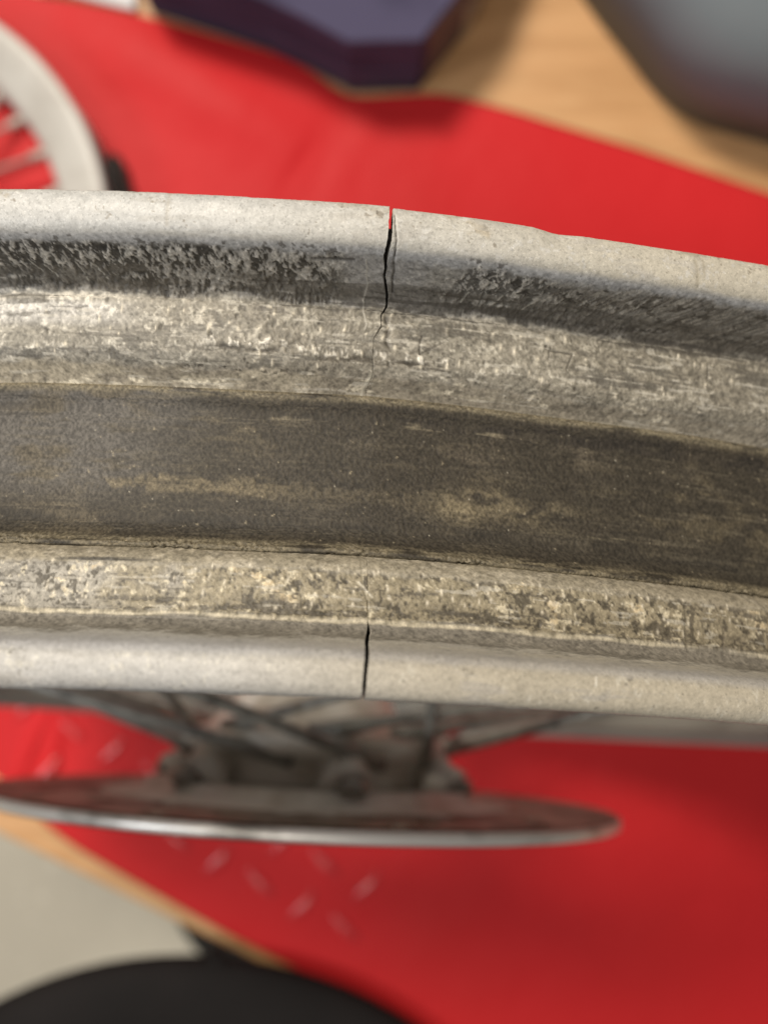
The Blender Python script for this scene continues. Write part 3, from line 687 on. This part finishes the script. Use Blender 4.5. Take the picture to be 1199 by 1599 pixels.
# purple carton behind the cover
def prism(name, base_px, h, m, z0=zt, parent=None):
    o_ = [px2w(x, y, z0)[:2] for x, y in base_px]; v, f_ = slab(o_, z0+.0003, z0+h, .0012); return mesh_obj(name, v, f_, m, parent, False)
bx = [(652, 140), (60, 132), (60, -260), (760, -200), (742, -40)]
P0 = px2w(400, 50, zt)
CT = empty('carton', (P0[0], P0[1], zt), 'purple printed carton standing behind the red cover', 'carton')
base = [(652, 141), (550, 143), (482, 106), (425, 80), (238, 20), (226, -420), (860, -300), (740, 30)]
prism('carton_body', base, .062, M_purple, zt, CT)
def face_panel(name, a, b, z1, z2, off, m, parent, inset=(0, 1)):
    A = Vector(px2w(*a, zt)); B = Vector(px2w(*b, zt)); d = (B-A).normalized(); nn_ = Vector((d.y, -d.x, 0))
    if nn_.dot(Vector((0, 0, 0))-A) < 0: nn_ = -nn_
    A2, B2 = A.lerp(B, inset[0]), A.lerp(B, inset[1]); v = []
    for z in (z1, z2):
        for P in (A2, B2): v.append((P.x+nn_.x*off, P.y+nn_.y*off, zt+z))
    for z in (z1, z2):
        for P in (A2, B2): v.append((P.x-nn_.x*.0005, P.y-nn_.y*.0005, zt+z))
    return mesh_obj(name, v, [[0, 1, 3, 2], [4, 6, 7, 5], [0, 4, 5, 1], [2, 3, 7, 6], [0, 2, 6, 4], [1, 5, 7, 3]], m, parent, False)
for qa, qb in (((652, 141), (550, 143)), ((550, 143), (482, 106)), ((482, 106), (425, 80))): face_panel('printed_band', qa, qb, .001, .026, .0006, M_navy, CT, (.01, .99))
face_panel('side_panel', (652, 141), (740, 30), .001, .060, .0006, M_brownside, CT, (.12, .995))
# beige block right of the carton
tag(prism('card_block', [(752, 12), (722, 62), (703, 50), (728, -60), (765, -60)], .03, M_beige), 'small beige card block wedged beside the purple carton', 'block')
# white paper
mp_ = MB(); gx = 10
base = [px2w(60, -12, zt), px2w(216, 24, zt), px2w(205, -90, zt), px2w(50, -110, zt)]
vv = []
for i in range(gx+1):
    for j in range(gx+1):
        u, w_ = i/gx, j/gx
        a = Vector(base[0]).lerp(Vector(base[1]), u); b = Vector(base[3]).lerp(Vector(base[2]), u); p = a.lerp(b, w_)
        vv.append((p.x, p.y, .004+.002*math.sin(5*u+3*w_)+.0015*math.sin(9*w_-4*u)))
ff = [[i*(gx+1)+j, (i+1)*(gx+1)+j, (i+1)*(gx+1)+j+1, i*(gx+1)+j+1] for i in range(gx) for j in range(gx)]
vv2 = vv+[(x, y, z-.0015) for x, y, z in vv]; m_ = len(vv); ff = ff+[[k+m_ for k in q_][::-1] for q_ in ff]
bd = [(i, 0) for i in range(gx)]+[(gx, j) for j in range(gx)]+[(i, gx) for i in range(gx, 0, -1)]+[(0, j) for j in range(gx, 0, -1)]
ids = [i*(gx+1)+j for i, j in bd]
for a, b in zip(ids, ids[1:]+ids[:1]): ff.append([a, b, b+m_, a+m_])
tag(mesh_obj('folded_paper', vv2, ff, M_paper), 'white folded paper at the upper edge of the red cover', 'paper')
# grey storage bin
GB = px2w(1300, -50, zt)
BN = empty('storage_bin', (GB[0], GB[1], zt), 'rounded grey plastic bin standing on the bare wooden board', 'bin')
bp = [px2w(x, y, zt)[:2] for x, y in [(870, -60), (930, 30), (975, 85), (1015, 140), (1048, 172), (1090, 196), (1140, 211), (1220, 232), (1800, 400), (1900, -500), (800, -500)]]
bp = [tuple(p) for p in rounded_poly(bp, .012, 4)]
v, f_ = slab(bp, zt+.0003, zt+.085, .034); mesh_obj('bin_body', v, f_, M_grey, BN, True)
# black stool whose seat reaches over the bench edge
SH = .014
sp = px2w(290, 2125, SH); SC = Vector((sp[0], sp[1], -.80))
ST = empty('stool', SC, 'black round padded stool seat reaching over the lower edge of the workbench', 'stool')
rs = 635/FPX*(TABLE-SH)
pr = [(0, .0), (.0, rs*.93), (.003, rs*.985), (.008, rs), (.014, rs*.985), (.019, rs*.94), (.023, rs*.8), (.025, rs*.4), (.026, .001)]
v, f_ = lathe([(a, max(r, .001)) for a, r in pr], Vector((SC.x, SC.y, .006)), Z, X, Yv, 96, closed=False); mesh_obj('seat', v, f_, M_black, ST)
mesh_obj('post', *tube([(SC.x, SC.y, -.76), (SC.x, SC.y, .0055)], .022, 16), M_rubber, ST)
mesh_obj('base', *lathe([(0, .001), (0, .2), (.01, .21), (.02, .2), (.04, .03), (.04, .001)], Vector((SC.x, SC.y, -.80)), Z, X, Yv, 48, closed=False), M_rubber, ST)
p = px2w(337, 1486, .018)
mesh_obj('tilt_lever', *tube([(p[0]-.002, p[1]-.030, .014), (p[0]+.001, p[1]-.010, .014), (p[0], p[1], .015)], [.006, .006, .0045], 12), M_black, ST)
#@END@
